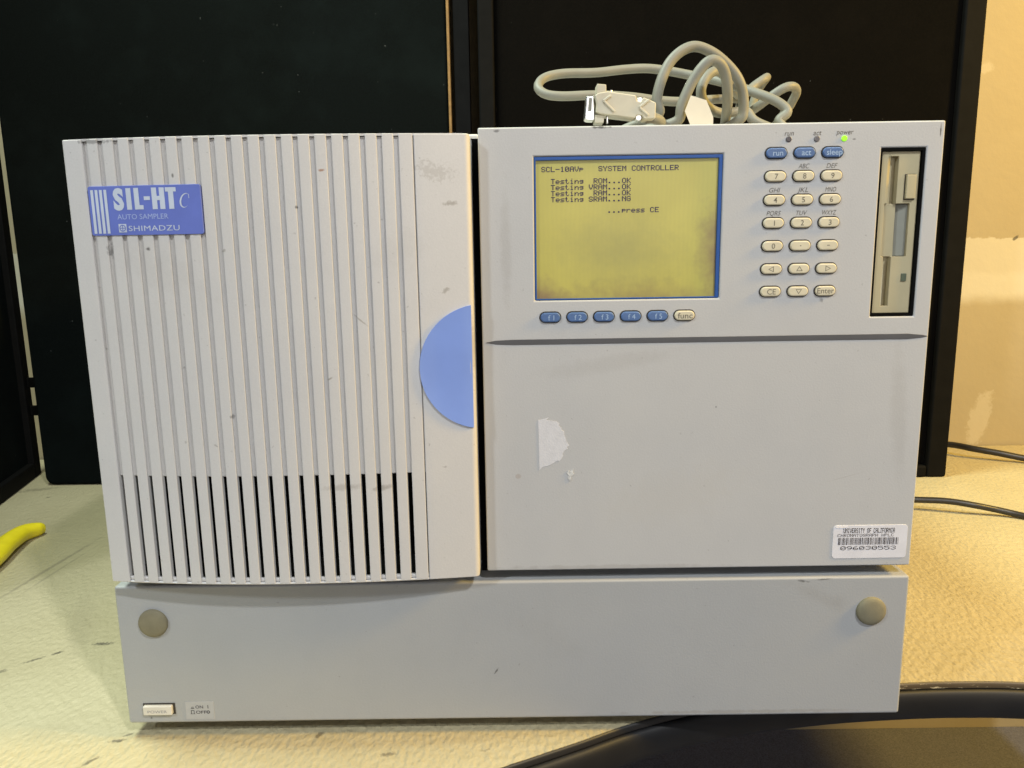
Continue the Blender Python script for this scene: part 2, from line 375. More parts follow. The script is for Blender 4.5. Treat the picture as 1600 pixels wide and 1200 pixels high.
def tube(name, pts, rad, mat, parent=None, n=12, ry=None, smooth_it=0):
    # round section swept along a path; rad may be a function of 0..1
    for _ in range(smooth_it):
        pts = [pts[0]] + [(pts[i-1]+pts[i]*2+pts[i+1])/4 for i in range(1, len(pts)-1)] + [pts[-1]]
    bm = bmesh.new(); up = None; rings = []; L = len(pts)-1
    for i, p in enumerate(pts):
        t = (pts[min(i+1, L)] - pts[max(i-1, 0)]).normalized()
        if up is None: up = t.orthogonal().normalized() if abs(t.z) > .9 else Vector((0, 0, 1))
        up = (up - t*up.dot(t)).normalized(); s = t.cross(up)
        r = rad(i/L) if callable(rad) else rad; r2 = (ry(i/L) if callable(ry) else ry) if ry else r
        rings.append([bm.verts.new(p + s*(r*math.cos(2*math.pi*k/n)) + up*(r2*math.sin(2*math.pi*k/n))) for k in range(n)])
    for a, b in zip(rings, rings[1:]):
        for k in range(n): bm.faces.new((a[k], a[(k+1) % n], b[(k+1) % n], b[k]))
    bm.faces.new(rings[0][::-1]); bm.faces.new(rings[-1])
    return mesh_obj(name, bm, mat, parent, smooth=True)

# ------------------------------------------------------------------ the setting: floor, wall
BZ = -.010                       # top of the bench
bm = bmesh.new(); box(bm, -2.2, 2.2, -1.6, .69, -.531, -.491); tag(mesh_obj('floor', bm, 'carpet'), kind='structure')
bm = bmesh.new(); box(bm, -2.2, 2.2,   .6905, .76, -.530, 1.3); tag(mesh_obj('wall', bm, 'wall'), kind='structure')

# ------------------------------------------------------------------ the bench
bench = empty('workbench', (0, .3, -.491)); tag(bench, 'cream textured workbench with a curved black rubber edge, under everything', 'workbench')
edge = catmull([(-.95,-.40,0),(-.60,-.345,0),(-.35,-.225,0),(-.15,-.110,0),(-.06,-.060,0),(-.0087,-.0341,0),(.0398,-.0108,0),(.0842,.0109,0),(.15,.0330,0),(.22,.0460,0),(.2831,.0512,0),(.3246,.0520,0),(.3646,.0498,0),(.46,.038,0),(.62,.005,0),(.80,-.05,0)], 8)
ep = [(p.x, p.y) for p in edge]
prism_xy('tabletop', ep + [(.80, .685), (-.95, .685)], -.036, BZ, 'bench', bench)
def sweep_edge(name, prof, mat):
    bm = bmesh.new(); rings = []
    for i, p in enumerate(edge):
        t = (edge[min(i+1, len(edge)-1)] - edge[max(i-1, 0)]).normalized(); nrm = Vector((t.y, -t.x, 0))
        rings.append([bm.verts.new((p.x + nrm.x*a, p.y + nrm.y*a, z)) for a, z in prof])
    n = len(prof)
    for a, b in zip(rings, rings[1:]):
        for k in range(n): bm.faces.new((a[k], a[(k+1) % n], b[(k+1) % n], b[k]))
    bm.faces.new(rings[0]); bm.faces.new(rings[-1][::-1])
    return mesh_obj(name, bm, mat, bench, bevel=.0006, seg=1, ang=50)
sweep_edge('worn_lip', [(.0003,-.0098),(.0012,-.0098),(.0022,-.0112),(.0026,-.0142),(.0003,-.0142)], 'lip')
sweep_edge('edge_trim', [(.0003,-.0146)] + [(.0025+.0050*math.sin(R(a)), -.0258+.0112*math.cos(R(a))) for a in range(0, 181, 15)] + [(.0003,-.0370)], 'trim')
for x, y in ((-.92, -.30), (.77, .0), (-.92, .62), (-.30, .62)): box_obj('leg', (x-.02, x+.02, y-.02, y+.02, -.491, -.0375), 'frame', bench)

# ------------------------------------------------------------------ black screens behind
scr = empty('black_screen', (.27, .54, BZ)); tag(scr, 'black framed screen standing behind the controller, cut off by the top edge', 'screen', 'black screens behind the instrument')
def frame_bars(x0, x1, y0, y1, z0, z1, w, parent):
    for b in ((x0, x0+w*.75, z0, z1), (x1-w, x1, z0, z1), (x0+w*.75, x1-w, z0, z0+w*.6), (x0+w*.75, x1-w, z1-w, z1)):
        box_obj('frame_bar', (b[0], b[1], y0, y1, b[2], b[3]), 'frame', parent, .003, 3)
frame_bars(-.0345, .5772, .53, .552, BZ+.0005, 1.20, .026, scr)
bm = bmesh.new(); nx, nz = 40, 40
def sheet(bm, x0, x1, z0, z1, y, amp, seed):
    g = [[bm.verts.new((x0+(x1-x0)*i/nx, y + amp*(math.sin(i*.43+seed+j*.11)*math.cos(j*.31+seed*2)), z0+(z1-z0)*j/nz)) for j in range(nz+1)] for i in range(nx+1)]
    for i in range(nx):
        for j in range(nz): bm.faces.new((g[i][j], g[i+1][j], g[i+1][j+1], g[i][j+1]))
sheet(bm, -.018, .555, .002, 1.178, .541, .0012, 1.0)
fb = mesh_obj('fabric', bm, 'fabric_brown', scr, smooth=True); sd_ = fb.modifiers.new('solid', 'SOLIDIFY'); sd_.thickness = .004

sc2 = empty('black_screen', (-.35, .56, BZ)); tag(sc2, 'black cloth covered screen with a thin wooden edge behind the ribbed door', 'screen', 'black screens behind the instrument')
bm = bmesh.new(); pts = rrect(-.639, -.0735, BZ+.0005, 1.20, .012, 5)
a = [bm.verts.new((x, .550 - .010*((x+.35)/.28)**2*0, z)) for x, z in pts]; b_ = [bm.verts.new((x, .572, z)) for x, z in pts]
bm.faces.new(a); bm.faces.new(b_[::-1])
for i in range(len(pts)): j = (i+1) % len(pts); bm.faces.new((a[i], a[j], b_[j], b_[i]))
mesh_obj('cloth_panel', bm, 'fabric', sc2, bevel=.005, seg=3)
box_obj('wooden_edge', (-.0733, -.0700, .549, .566, .002, 1.20), 'wood', sc2, .0006)
box_obj('hinge_post', (-.0655, -.0462, .553, .575, BZ+.0005, 1.20), 'frame', sc2, .0012)
box_obj('gap_shade_strip', (-.0699, -.0352, .5755, .579, .0, 1.19), 'brown', sc2, .0004)  # brown strip added in place of the unlit wall between the screens
for z in (.06, .70): box_obj('hinge_plate', (-.0698, -.0656, .567, .571, z, z+.05), 'frame', sc2, .0005)

p0 = Vector((-.6795, .609, 0)); p1 = Vector((-.560, .094, 0)); d = (p1-p0).normalized(); nn = Vector((d.y, -d.x, 0))   # nn points away from the bench centre
if nn.x > 0: nn = -nn
sc3 = empty('black_screen', (-.62, .35, BZ)); tag(sc3, 'black screen angled toward the camera along the left edge of the photo', 'screen', 'black screens behind the instrument')
def slab(name, s0, s1, t0, t1, z0, z1, mat, parent, bevel=.002):
    q = [p0+d*s0+nn*t0, p0+d*s1+nn*t0, p0+d*s1+nn*t1, p0+d*s0+nn*t1]
    return prism_xy(name, [(v.x, v.y) for v in q], z0, z1, mat, parent, bevel=bevel)
LN = (p1-p0).length
slab('frame_bar', 0, .022, 0, .020, BZ+.0005, 1.20, 'frame', sc3); slab('frame_bar', LN-.022, LN, 0, .020, BZ+.0005, 1.20, 'frame', sc3)
slab('frame_bar', .022, LN-.022, 0, .020, BZ+.0005, .012, 'frame', sc3); slab('frame_bar', .022, LN-.022, 0, .020, 1.175, 1.20, 'frame', sc3)
slab('fabric', .022, LN-.022, .008, .012, .012, 1.175, 'fabric', sc3, 0)
for z in (.078, .118): box_obj('hinge', (-.684, -.640, .598, .603, z, z+.014), 'frame', sc3, .001)

# ------------------------------------------------------------------ the instrument
inst = empty('laboratory_autosampler', (0, .22, BZ)); tag(inst, 'grey benchtop autosampler with ribbed door, lit yellow display and keypad', 'lab instrument')
# base cabinet: front face y = 0
bm = bmesh.new(); box(bm, -.25, .25, 0, .44, 0, .0952); mesh_obj('base_cabinet', bm, 'base', inst, bevel=.0018, seg=3)
for x, y in ((-.205, .055), (.19, .085), (-.205, .38), (.205, .38)):
    prism = bmesh.new(); bmesh.ops.create_cone(prism, cap_ends=True, segments=24, radius1=.014, radius2=.016, depth=.0098, matrix=Matrix.Translation((x, y, -.0049))); mesh_obj('foot', prism, 'rubber', inst, bevel=.001)
def dome(name, cx, cz, r, h, mat):
    bm = bmesh.new(); rings = []; n = 32
    prof = [(1, .0006), (1, -.0010), (.97, -.0016), (.9, -.0016-h*.35), (.7, -.0016-h*.7), (.4, -.0016-h*.93), (.12, -.0016-h)]
    for k, y in prof: rings.append([bm.verts.new((cx+r*k*math.cos(2*math.pi*i/n), y, cz+r*k*math.sin(2*math.pi*i/n))) for i in range(n)])
    for a, b in zip(rings, rings[1:]):
        for i in range(n): bm.faces.new((a[i], a[(i+1) % n], b[(i+1) % n], b[i]))
    bm.faces.new(rings[-1]); return mesh_obj(name, bm, mat, inst, smooth=True)
dome('round_plug', -.2271, .0705, .0093, .0016, 'plug'); dome('round_plug', .2268, .0721, .0093, .0016, 'plug')
# mains button and its label
box_obj('button_well', (-.2395, -.2188, -.0003, .001, .0068, .0146), 'gap', inst, .0001)
btn = prism_xz('power_button', rrect(-.2388, -.2202, .0073, .0136, .0007), -.0026, .0004, simple('button_cream', (.66, .63, .56), .4), inst, bevel=.0006)
v, f = text2d('POWER', -.2295, .0100, .0019, .0125); flat2d('button_legend', v, f, 'grey_bar', btn, lambda x: -.00268)
sl = prism_xz('switch_label', rrect(-.2122, -.1938, .0028, .0152, .0004), -.00025, .0002, 'clear_label', inst, bevel=.0001, seg=1)
v, f = join2d(text2d('ON', -.2032, .0116, .0021, .0050, .012), text2d('OFF', -.2022, .0079, .0021, .0069, .012), rects2d([(-.1978, -.19735, .0104, .0128), (-.2088, -.2064, .0104, .01075), (-.2088, -.2084, .0069, .0092), (-.2070, -.2066, .0069, .0092), (-.2088, -.2066, .0089, .0093), (-.2092, -.2062, .0066, .0069)]), outline2d(disc(-.19765, .0079, .00085, 16), .0003), outline2d([(-.2082, .01085), (-.2070, .01085), (-.2072, .0116), (-.2080, .0116)], .00018))
flat2d('switch_lettering', v, f, 'black_print', sl, lambda x: -.00034)

# controller: front plate with openings, housing behind
PX0, PX1, PZ0, PZ1 = -.0146, .2491, .1022, .3680
DX0, DX1, DZ0, DZ1 = .0168, .1246, .2702, .3518
FX0, FX1, FZ0, FZ1 = .2139, .2393, .2579, .3535
def pd(x, z):
    if DX0 < x < DX1 and DZ0 < z < DZ1: return .012
    if FX0 < x < FX1 and FZ0 < z < FZ1: return .016
    return 0.
stepped('controller_panel', [PX0, DX0, DX1, FX0, FX1, PX1], [PZ0, FZ0, DZ0, DZ1, FZ1, PZ1], pd, .020, 'panel', inst, .0010, 3)
box_obj('controller_housing', (PX0+.001, PX1-.001, .0202, .43, .0985, PZ1-.0006), 'housing', inst, .002)
# display
disp = box_obj('display', (DX0+.0005, DX1-.0005, .0026, .009, DZ0+.0005, DZ1-.0005), 'lcd', inst, .0001, 1)
def fd(x, z): return None if (DX0+.0012 < x < DX1-.0022 and DZ0+.0010 < z < DZ1-.0021) else .0008
stepped('display_frame', [DX0+.0002, DX0+.0012, DX1-.0022, DX1-.0002], [DZ0+.0002, DZ0+.0010, DZ1-.0021, DZ1-.0002], fd, .0025, 'blue_frame', disp, .0002, 2)
cw, rh, tx, tz = .002725, .00338, .0212, .3463
lines = [(0, 'SCL-10AVp   SYSTEM CONTROLLER'), (2, '  Testing  ROM...OK'), (3, '  Testing VRAM...OK'), (4, '  Testing  RAM...OK'), (5, '  Testing SRAM...NG'), (6.9, '              ...press CE')]
v, f = join2d(*[dots(s, tx, tz - r*rh, cw/6, rh/8.2, 1.15, 1.12) for r, s in lines]); flat2d('display_text', v, f, 'lcd_ink', disp, lambda x: .00248)
# keys
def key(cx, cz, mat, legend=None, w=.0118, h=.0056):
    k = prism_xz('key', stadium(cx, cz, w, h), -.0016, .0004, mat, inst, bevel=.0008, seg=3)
    prism_xz('key_shade_ring', stadium(cx-.0001, cz+.0001, w+.0012, h+.0012), -.00025, .0002, 'gap', k)  # dark plate standing for the shaded gap around the key
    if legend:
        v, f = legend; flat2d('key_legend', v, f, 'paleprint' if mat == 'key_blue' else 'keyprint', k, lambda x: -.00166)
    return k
KX = (.1543, .1703, .1862); KZ = (.3515, .3387, .3256, .3127, .2997, .2865, .2735)
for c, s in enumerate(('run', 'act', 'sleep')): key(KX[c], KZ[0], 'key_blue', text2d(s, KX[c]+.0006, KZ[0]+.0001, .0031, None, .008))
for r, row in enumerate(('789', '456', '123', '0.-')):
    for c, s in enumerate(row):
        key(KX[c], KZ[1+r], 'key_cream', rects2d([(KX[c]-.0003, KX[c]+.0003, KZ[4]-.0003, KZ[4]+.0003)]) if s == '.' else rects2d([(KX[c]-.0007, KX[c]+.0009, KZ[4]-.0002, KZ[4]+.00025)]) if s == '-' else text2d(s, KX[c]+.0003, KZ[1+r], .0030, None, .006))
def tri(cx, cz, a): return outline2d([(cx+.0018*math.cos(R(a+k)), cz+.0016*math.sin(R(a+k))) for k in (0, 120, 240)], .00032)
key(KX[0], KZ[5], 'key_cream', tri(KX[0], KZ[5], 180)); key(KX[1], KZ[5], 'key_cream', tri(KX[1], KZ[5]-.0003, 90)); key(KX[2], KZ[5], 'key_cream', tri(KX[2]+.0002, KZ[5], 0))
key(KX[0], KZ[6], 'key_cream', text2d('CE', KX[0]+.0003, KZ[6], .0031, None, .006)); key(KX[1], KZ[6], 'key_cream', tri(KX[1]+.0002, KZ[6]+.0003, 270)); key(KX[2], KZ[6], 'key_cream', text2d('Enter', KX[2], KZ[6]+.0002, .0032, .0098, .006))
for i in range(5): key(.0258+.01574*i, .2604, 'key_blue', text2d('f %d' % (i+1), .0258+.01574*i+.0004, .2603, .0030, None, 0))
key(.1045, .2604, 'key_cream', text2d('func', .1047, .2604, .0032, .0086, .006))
front = lambda x: -.00015
for c, r, s in ((1, 1, 'ABC'), (2, 1, 'DEF'), (0, 2, 'GHI'), (1, 2, 'JKL'), (2, 2, 'MNO'), (0, 3, 'PQRS'), (1, 3, 'TUV'), (2, 3, 'WXYZ')):
    v, f = text2d(s, KX[c]+.0001, KZ[r]+.0056, .0026, {3: .0063, 4: .0082}[len(s)], 0, .25); flat2d('key_caption', v, f, 'print', inst, front)
for x, s, mt in ((.1610, 'run', 'led_off'), (.1769, 'act', 'led_act'), (.1924, 'power', 'led_on')):
    v, f = text2d(s, x+.0002, .3624 + (.0002 if s == 'power' else 0), .0028, {'run': .0052, 'act': .0046, 'power': .0096}[s], 0, .2); flat2d('lamp_caption', v, f, 'print', inst, front)
    prism_xz('indicator_lamp', disc(x, .3590, .00165), -.0006, .0003, mt, inst, bevel=.0004, seg=2)
# divider
sx0, sx1 = -.0128, .2487
prism_xz('divider_stripe', [(sx0, .2459), (sx0+.006, .2448), (sx0+.016, .24435), (sx1-.012, .24435), (sx1-.003, .2452), (sx1, .2460), (sx1-.003, .2467), (sx1-.012, .2476), (sx0+.016, .2475), (sx0+.006, .2471)], -.0003, .0002, 'stripe', inst, bevel=.0001, seg=1)
# floppy drive
bx0, bx1, bz0, bz1 = .2152, .2374, .2598, .3517
def fdp(x, z):
    if .2188 < x < .2262 and .2926 < z < .3227: return .0042
    if .2262 < x < .2332 and .2926 < z < .3227: return .0075
    if .2205 < x < .2252 and .3227 < z < .3490: return .0065
    if .2202 < x < .2246 and .2640 < z < .2926: return .0065
    return .0022
drive = stepped('floppy_drive', sorted([bx0, .2188, .2202, .2205, .2246, .2252, .2262, .2332, bx1]), [bz0, .2640, .2926, .3227, .3490, bz1], fdp, .013, 'fdd', inst, .0003, 2)
def sd(x, z): return None if (bx0-.0001 < x < bx1+.0001 and bz0-.0001 < z < bz1+.0001) else .0006
stepped('drive_gap_shade', [FX0+.0001, bx0-.0002, bx1+.0002, FX1-.0001], [FZ0+.0001, bz0-.0002, bz1+.0002, FZ1-.0001], sd, .013, 'dark', drive, 0)  # black ring put in for the shaded gap around the bezel
box_obj('drive_cavity', (FX0+.0002, FX1-.0002, .0131, .0155, FZ0+.0002, FZ1-.0002), 'dark', drive, 0)
bm = bmesh.new(); bv = [bm.verts.new(p) for p in ((.2263,.0072,.2930),(.2331,.0042,.2930),(.2331,.0042,.3224),(.2263,.0072,.3224),(.2263,.0076,.2930),(.2331,.0076,.2930),(.2331,.0076,.3224),(.2263,.0076,.3224))]
for q in ((0,1,2,3),(4,5,6,7),(0,1,5,4),(1,2,6,5),(2,3,7,6),(3,0,4,7)): bm.faces.new([bv[i] for i in q])
mesh_obj('finger_recess', bm, 'fdd_grey', drive)
box_obj('eject_well', (.2293, .2355, .0019, .0024, .3247, .3391), 'gap', drive, 0)
box_obj('eject_button', (.2297, .2352, .0002, .0026, .3252, .3387), 'fdd', drive, .0005)
box_obj('drive_lamp', (.2312, .2342, .0016, .0024, .2782, .2828), 'led_dim', drive, .0002)
for x in (.2296, .2327): box_obj('metal_tab', (x, x+.0012, .006, .0125, FZ0+.0004, bz0-.0001), 'steel', drive, 0)
# inventory label
lab = prism_xz('inventory_label', rrect(.2000, .2460, .1074, .1290, .0022), -.00030, .0002, 'sticker', inst, bevel=.0001, seg=1)
lab_s = lambda x: -.00040
v, f = join2d(dots('UNIVERSITY OF CALIFORNIA', .2062, .1271, .0320/144, .00044, 1.15)); flat2d('label_lettering', v, f, 'black_print', lab, lab_s)
v, f = join2d(dots('CHROMATOGRAPH HPLC', .2028, .1234, .0350/108, .00027, .95), dots('096030553', .2050, .1154, .0350/54, .00036, 1.0)); flat2d('label_lettering', v, f, 'black_print', lab, lab_s)
bars, gb = [], []; x = .2034; random.seed(11)
while x < .2405:
    w = random.choice((.00022, .00022, .00022, .00055)); (gb if random.random() < .2 else bars).append((x, x+w, .1163, .1209)); x += w + random.choice((.00024, .00024, .00055))
v, f = rects2d(bars); flat2d('barcode', v, f, 'black_print', lab, lab_s); v, f = rects2d(gb); flat2d('barcode', v, f, 'grey_bar', lab, lab_s)
box_obj('label_fold', (.2012, .2090, -.00055, -.00025, .1276, .1280), 'sticker', lab, .0001, 1)
# torn sticker remains
random.seed(3)
torn = [(.0180,.1985),(.0215,.1990),(.0245,.2002),(.0230,.1985),(.0290,.1975),(.0312,.1962),(.0305,.1948),(.0330,.1935),(.0322,.1922),(.0345,.1912),(.0338,.1900),(.0352,.1885),(.0345,.1872),(.0362,.1862),(.0350,.1850),(.0368,.1826),(.0352,.1815),(.0358,.1805),(.0340,.1795),(.0345,.1775),(.0330,.1760),(.0322,.1738),(.0308,.1728),(.0298,.1732),(.0280,.1722),(.0255,.1706),(.0230,.1698),(.0208,.1694),(.0196,.1685),(.0185,.1672)]
torn = [(x - (.0022*random.random() if (i % 2 and x > .026) else 0), z) for i, (x, z) in enumerate(torn)]
prism_xz('torn_sticker', torn, -.00022, .0002, simple('torn_paper', (.62, .615, .63), .7, 0, .3, .05, 250, .2, 900), inst)
prism_xz('sticker_scrap', [(.0352,.1652),(.0362,.1668),(.0372,.1660),(.0394,.1678),(.0388,.1655),(.0398,.1642),(.0380,.1632),(.0376,.1600),(.0366,.1604),(.0358,.1622),(.0363,.1636)], -.0004, .0002, simple('tape_scrap', (.60, .60, .58), .2, 0, .6, .25, 700), inst)

# sampler housing behind the door
box_obj('sampler_housing', (-.2475, -.0152, .034, .43, .0985, .3695), 'housing', inst, .0016)
box_obj('slot_shade_sheet', (-.243, -.0149, .0325, .0338, .0956, .3665), 'dark', inst, 0)  # near-black sheet standing for the shade seen through slots and gap
box_obj('gap_shade_block', (-.0186, -.0148, .016, .0320, .0955, .3640), 'dark', inst, 0)  # dark block added in place of the shade between door and controller
# the curved ribbed door: front surface y = S(x)
XL, XR, XC = -.2445, -.0190, -.138
def S(x): return -.0100 - .0078*(1-((x-XC)/(.1225 if x > XC else .1068))**2)
Z0, Z1 = .1032, .3636
g0, pitch, gw = -.2312, .00907, .0028
grooves = [g0 + pitch*i for i in range(20)]
def curved(bm, x0, x1, z0, z1, fo, bo, nx):
    # strip whose front and back follow the curve of the door
    A = []; 
    for i in range(nx+1):
        x = x0+(x1-x0)*i/nx; A.append([bm.verts.new((x, S(x)+o, z)) for o in (fo, bo) for z in (z0, z1)])
    for a, b in zip(A, A[1:]):
        bm.faces.new((a[0], b[0], b[1], a[1])); bm.faces.new((a[2], a[3], b[3], b[2])); bm.faces.new((a[0], a[2], b[2], b[0])); bm.faces.new((a[1], b[1], b[3], a[3]))
    bm.faces.new((A[0][0], A[0][1], A[0][3], A[0][2])); bm.faces.new((A[-1][0], A[-1][2], A[-1][3], A[-1][1]))
def edge_piece(pts, z0, z1, bm):
    a = [bm.verts.new((x, y, z0)) for x, y in pts]; b = [bm.verts.new((x, y, z1)) for x, y in pts]; n = len(pts)
    bm.faces.new(a); bm.faces.new(b[::-1])
    for i in range(n): bm.faces.new((a[i], a[(i+1) % n], b[(i+1) % n], b[i]))
bm = bmesh.new()
xa = g0-gw/2; r = .0012
left = [(xa, .030), (xa, S(xa))] + [(xa+(XL+r-xa)*i/4, S(xa+(XL+r-xa)*i/4)) for i in range(1, 5)] + [(XL+r-r*math.sin(R(a)), S(XL+r)+r-r*math.cos(R(a))) for a in (30, 60, 90)] + [(XL, .030)]
edge_piece(left, Z0, Z1, bm)
xb = -.0494; r = .0030
right = [(xb, .030), (xb, S(xb))] + [(xb+(XR-r-xb)*i/5, S(xb+(XR-r-xb)*i/5)) for i in range(1, 6)] + [(XR-r+r*math.sin(R(a)), S(XR-r)+r-r*math.cos(R(a))) for a in (15, 30, 45, 60, 75, 90)] + [(XR, .030)]
edge_piece(right, Z0, Z1, bm)
curved(bm, xa-.0002, xb+.0002, .1705, Z1-.0012, .0018, .0040, 40)      # floor of the grooves
curved(bm, xa-.0002, xb+.0002, Z0+.0014, .1070, .0009, .0035, 40)
curved(bm, xa-.0002, xb+.0002, Z0-.0001, Z0+.0014, .00005, .0040, 40)           # bottom rail
door = mesh_obj('sampler_door', bm, 'door', inst, bevel=.0007, seg=2, ang=50)
bm = bmesh.new(); curved(bm, XL+.004, XR-.004, Z1-.0011, Z1+.0001, .0002, .030, 40); mesh_obj('top_lip', bm, 'door', door)
for i in range(20):
    x0 = grooves[i]+gw/2; x1 = grooves[i+1]-gw/2 if i < 19 else -.0499
    bm = bmesh.new(); curved(bm, x0, x1, Z0+.0008, Z1, 0, .0036, 3); mesh_obj('rib', bm, 'door', door, bevel=.00035, seg=2, ang=50)
bm = bmesh.new(); curved(bm, XL+.004, XR-.004, Z0+.0003, .1064, .0046, .034, 40); mesh_obj('slot_light_block', bm, 'dark', door)  # dark strip added to stop light leaking out below the slots
# handle: blue half disc set into the right edge, slightly dished
bm = bmesh.new(); hc, hr = .2332, .0362; nxh, nzh = 14, 28; xr = XR-.0012; cols = []
HXC = XR+.0050
for i in range(nxh+1):
    a = math.pi/2*i/nxh; x = HXC-.0365 + (xr-(HXC-.0365))*(i/nxh)**1.6
    hh = math.sqrt(max(0, .0365**2 - (HXC-x)**2)) + .00001; row = []
    for j in range(nzh+1):
        u = -1+2*j/nzh; sag = .0010*(1-u*u)*min(1, (i/nxh)*2)
        edge_y = .003*0
        row.append(bm.verts.new((x, S(min(x, XR-.003))-.0012+sag+ (max(0, x-(XR-.003))**2/.006*1.0), hc+u*hh)))
    cols.append(row)
for a, b in zip(cols, cols[1:]):
    for j in range(nzh): bm.faces.new((a[j], b[j], b[j+1], a[j+1]))
ret = bmesh.ops.extrude_face_region(bm, geom=bm.faces[:])
for v_ in [g for g in ret['geom'] if isinstance(g, bmesh.types.BMVert)]: v_.co.y += .0022
mesh_obj('door_handle', bm, 'handle', inst, smooth=False, bevel=.0003, seg=2, ang=40)
# badge
bx0_, bx1_, bz0_, bz1_ = -.2318, -.1668, .3113, .3382
bm = bmesh.new(); o2 = rrect(bx0_, bx1_, bz0_, bz1_, .0012, 4)
va = [bm.verts.new((x, 0, z)) for x, z in o2]
cb = [[None]*2 for _ in range(25)]
bm.free(); bm = bmesh.new()
for i in range(25):
    x = bx0_+(bx1_-bx0_)*(i/24); e = min(x-bx0_, bx1_-x); c_ = .0014 - math.sqrt(max(0, .0014**2-(.0014-min(e, .0014))**2))
    cb[i] = [bm.verts.new((x, S(x)+o_, z)) for o_ in (-.0007, .0012) for z in (bz0_+c_, bz1_-c_)]
# extra columns close to the ends round the corners off
def bcol(x):
    e = min(x-bx0_, bx1_-x); c_ = .0014 - math.sqrt(max(0, .0014**2-(.0014-min(e, .0014))**2))
    return [bm.verts.new((x, S(x)+o_, z)) for o_ in (-.0007, .0012) for z in (bz0_+c_, bz1_-c_)]
cb = cb[:1] + [bcol(bx0_+t_) for t_ in (.0002, .0005, .0009, .0014)] + cb[1:-1] + [bcol(bx1_-t_) for t_ in (.0014, .0009, .0005, .0002)] + cb[-1:]
for a, b in zip(cb, cb[1:]):
    bm.faces.new((a[0], b[0], b[1], a[1])); bm.faces.new((a[2], a[3], b[3], b[2])); bm.faces.new((a[0], a[2], b[2], b[0])); bm.faces.new((a[1], b[1], b[3], a[3]))
bm.faces.new((cb[0][0], cb[0][1], cb[0][3], cb[0][2])); bm.faces.new((cb[-1][0], cb[-1][2], cb[-1][3], cb[-1][1]))
badge = mesh_obj('badge', bm, 'badge', inst, bevel=.0003, seg=2, ang=50)
bs = lambda x: S(x)-.00085
for i in range(4):
    x0 = -.2302+.00262*i; xs_ = [x0, x0+.00165]; v, f = rects2d([(xs_[0], xs_[1], .3124, .3362)]); flat2d('badge_stripe', v, f, 'badge_white', badge, bs)
v, f = join2d(text2d('S', -.2171, .3310, .0106, .0062, .055, 0, 'LEFT'), rects2d([(-.2094, -.2065, .3252, .3368), (-.2048, -.2020, .3252, .3368), (-.2020, -.1998, .3252, .3275), (-.1992, -.1957, .3302, .3322), (-.1946, -.1917, .3252, .3368), (-.1917, -.1902, .3300, .3323), (-.1902, -.1873, .3252, .3368), (-.1867, -.1806, .3345, .3368), (-.1851, -.1822, .3252, .3345)]))
flat2d('badge_lettering', v, f, 'badge_white', badge, bs)
cst = []                                                                # slanted serif C
for i in range(25):
    a = R(50+265*i/24); w = .00008 + .00085*max(0, math.sin((i/24)*math.pi))**1.2*(1.0 if 90 < 50+265*i/24 < 280 else .75)
    for s_ in (-1, 1):
        rx, rz = .0026+s_*w/2, .0037+s_*w/2*.8; xx, z_ = rx*math.cos(a), rz*math.sin(a); cst.append((-.1758+xx+z_*.22, .3296+z_))
v, f = join2d((cst, [(2*i, 2*i+2, 2*i+3, 2*i+1) for i in range(24)]), rects2d([(-.1737, -.1734, .3308, .3330)])); flat2d('badge_lettering', v, f, 'badge_white', badge, bs)
v, f = text2d('AUTO SAMPLER', -.2157, .3214, .0028, .0296, 0, 0, 'LEFT'); flat2d('badge_lettering', v, f, 'badge_pale', badge, bs)
v, f = text2d('SHIMADZU', -.2097, .3150, .0029, .0294, 0, 0, 'LEFT', 1.05); flat2d('badge_lettering', v, f, 'badge_white', badge, bs)
ex, ez = -.2132, .3152
v, f = rects2d([(ex-.0023, ex+.0023, ez-.0023, ez+.0023)]); emb = flat2d('badge_emblem', v, f, 'badge_white', badge, bs)
v, f = join2d(outline2d(disc(ex, ez, .00165, 20), .00024), rects2d([(ex-.00155, ex+.00155, ez-.0002, ez+.0002), (ex-.0002, ex+.0002, ez-.00155, ez-.0002), (ex-.0002, ex+.0002, ez+.0002, ez+.00155)])); flat2d('badge_emblem', v, f, 'badge', badge, lambda x: S(x)-.00095)

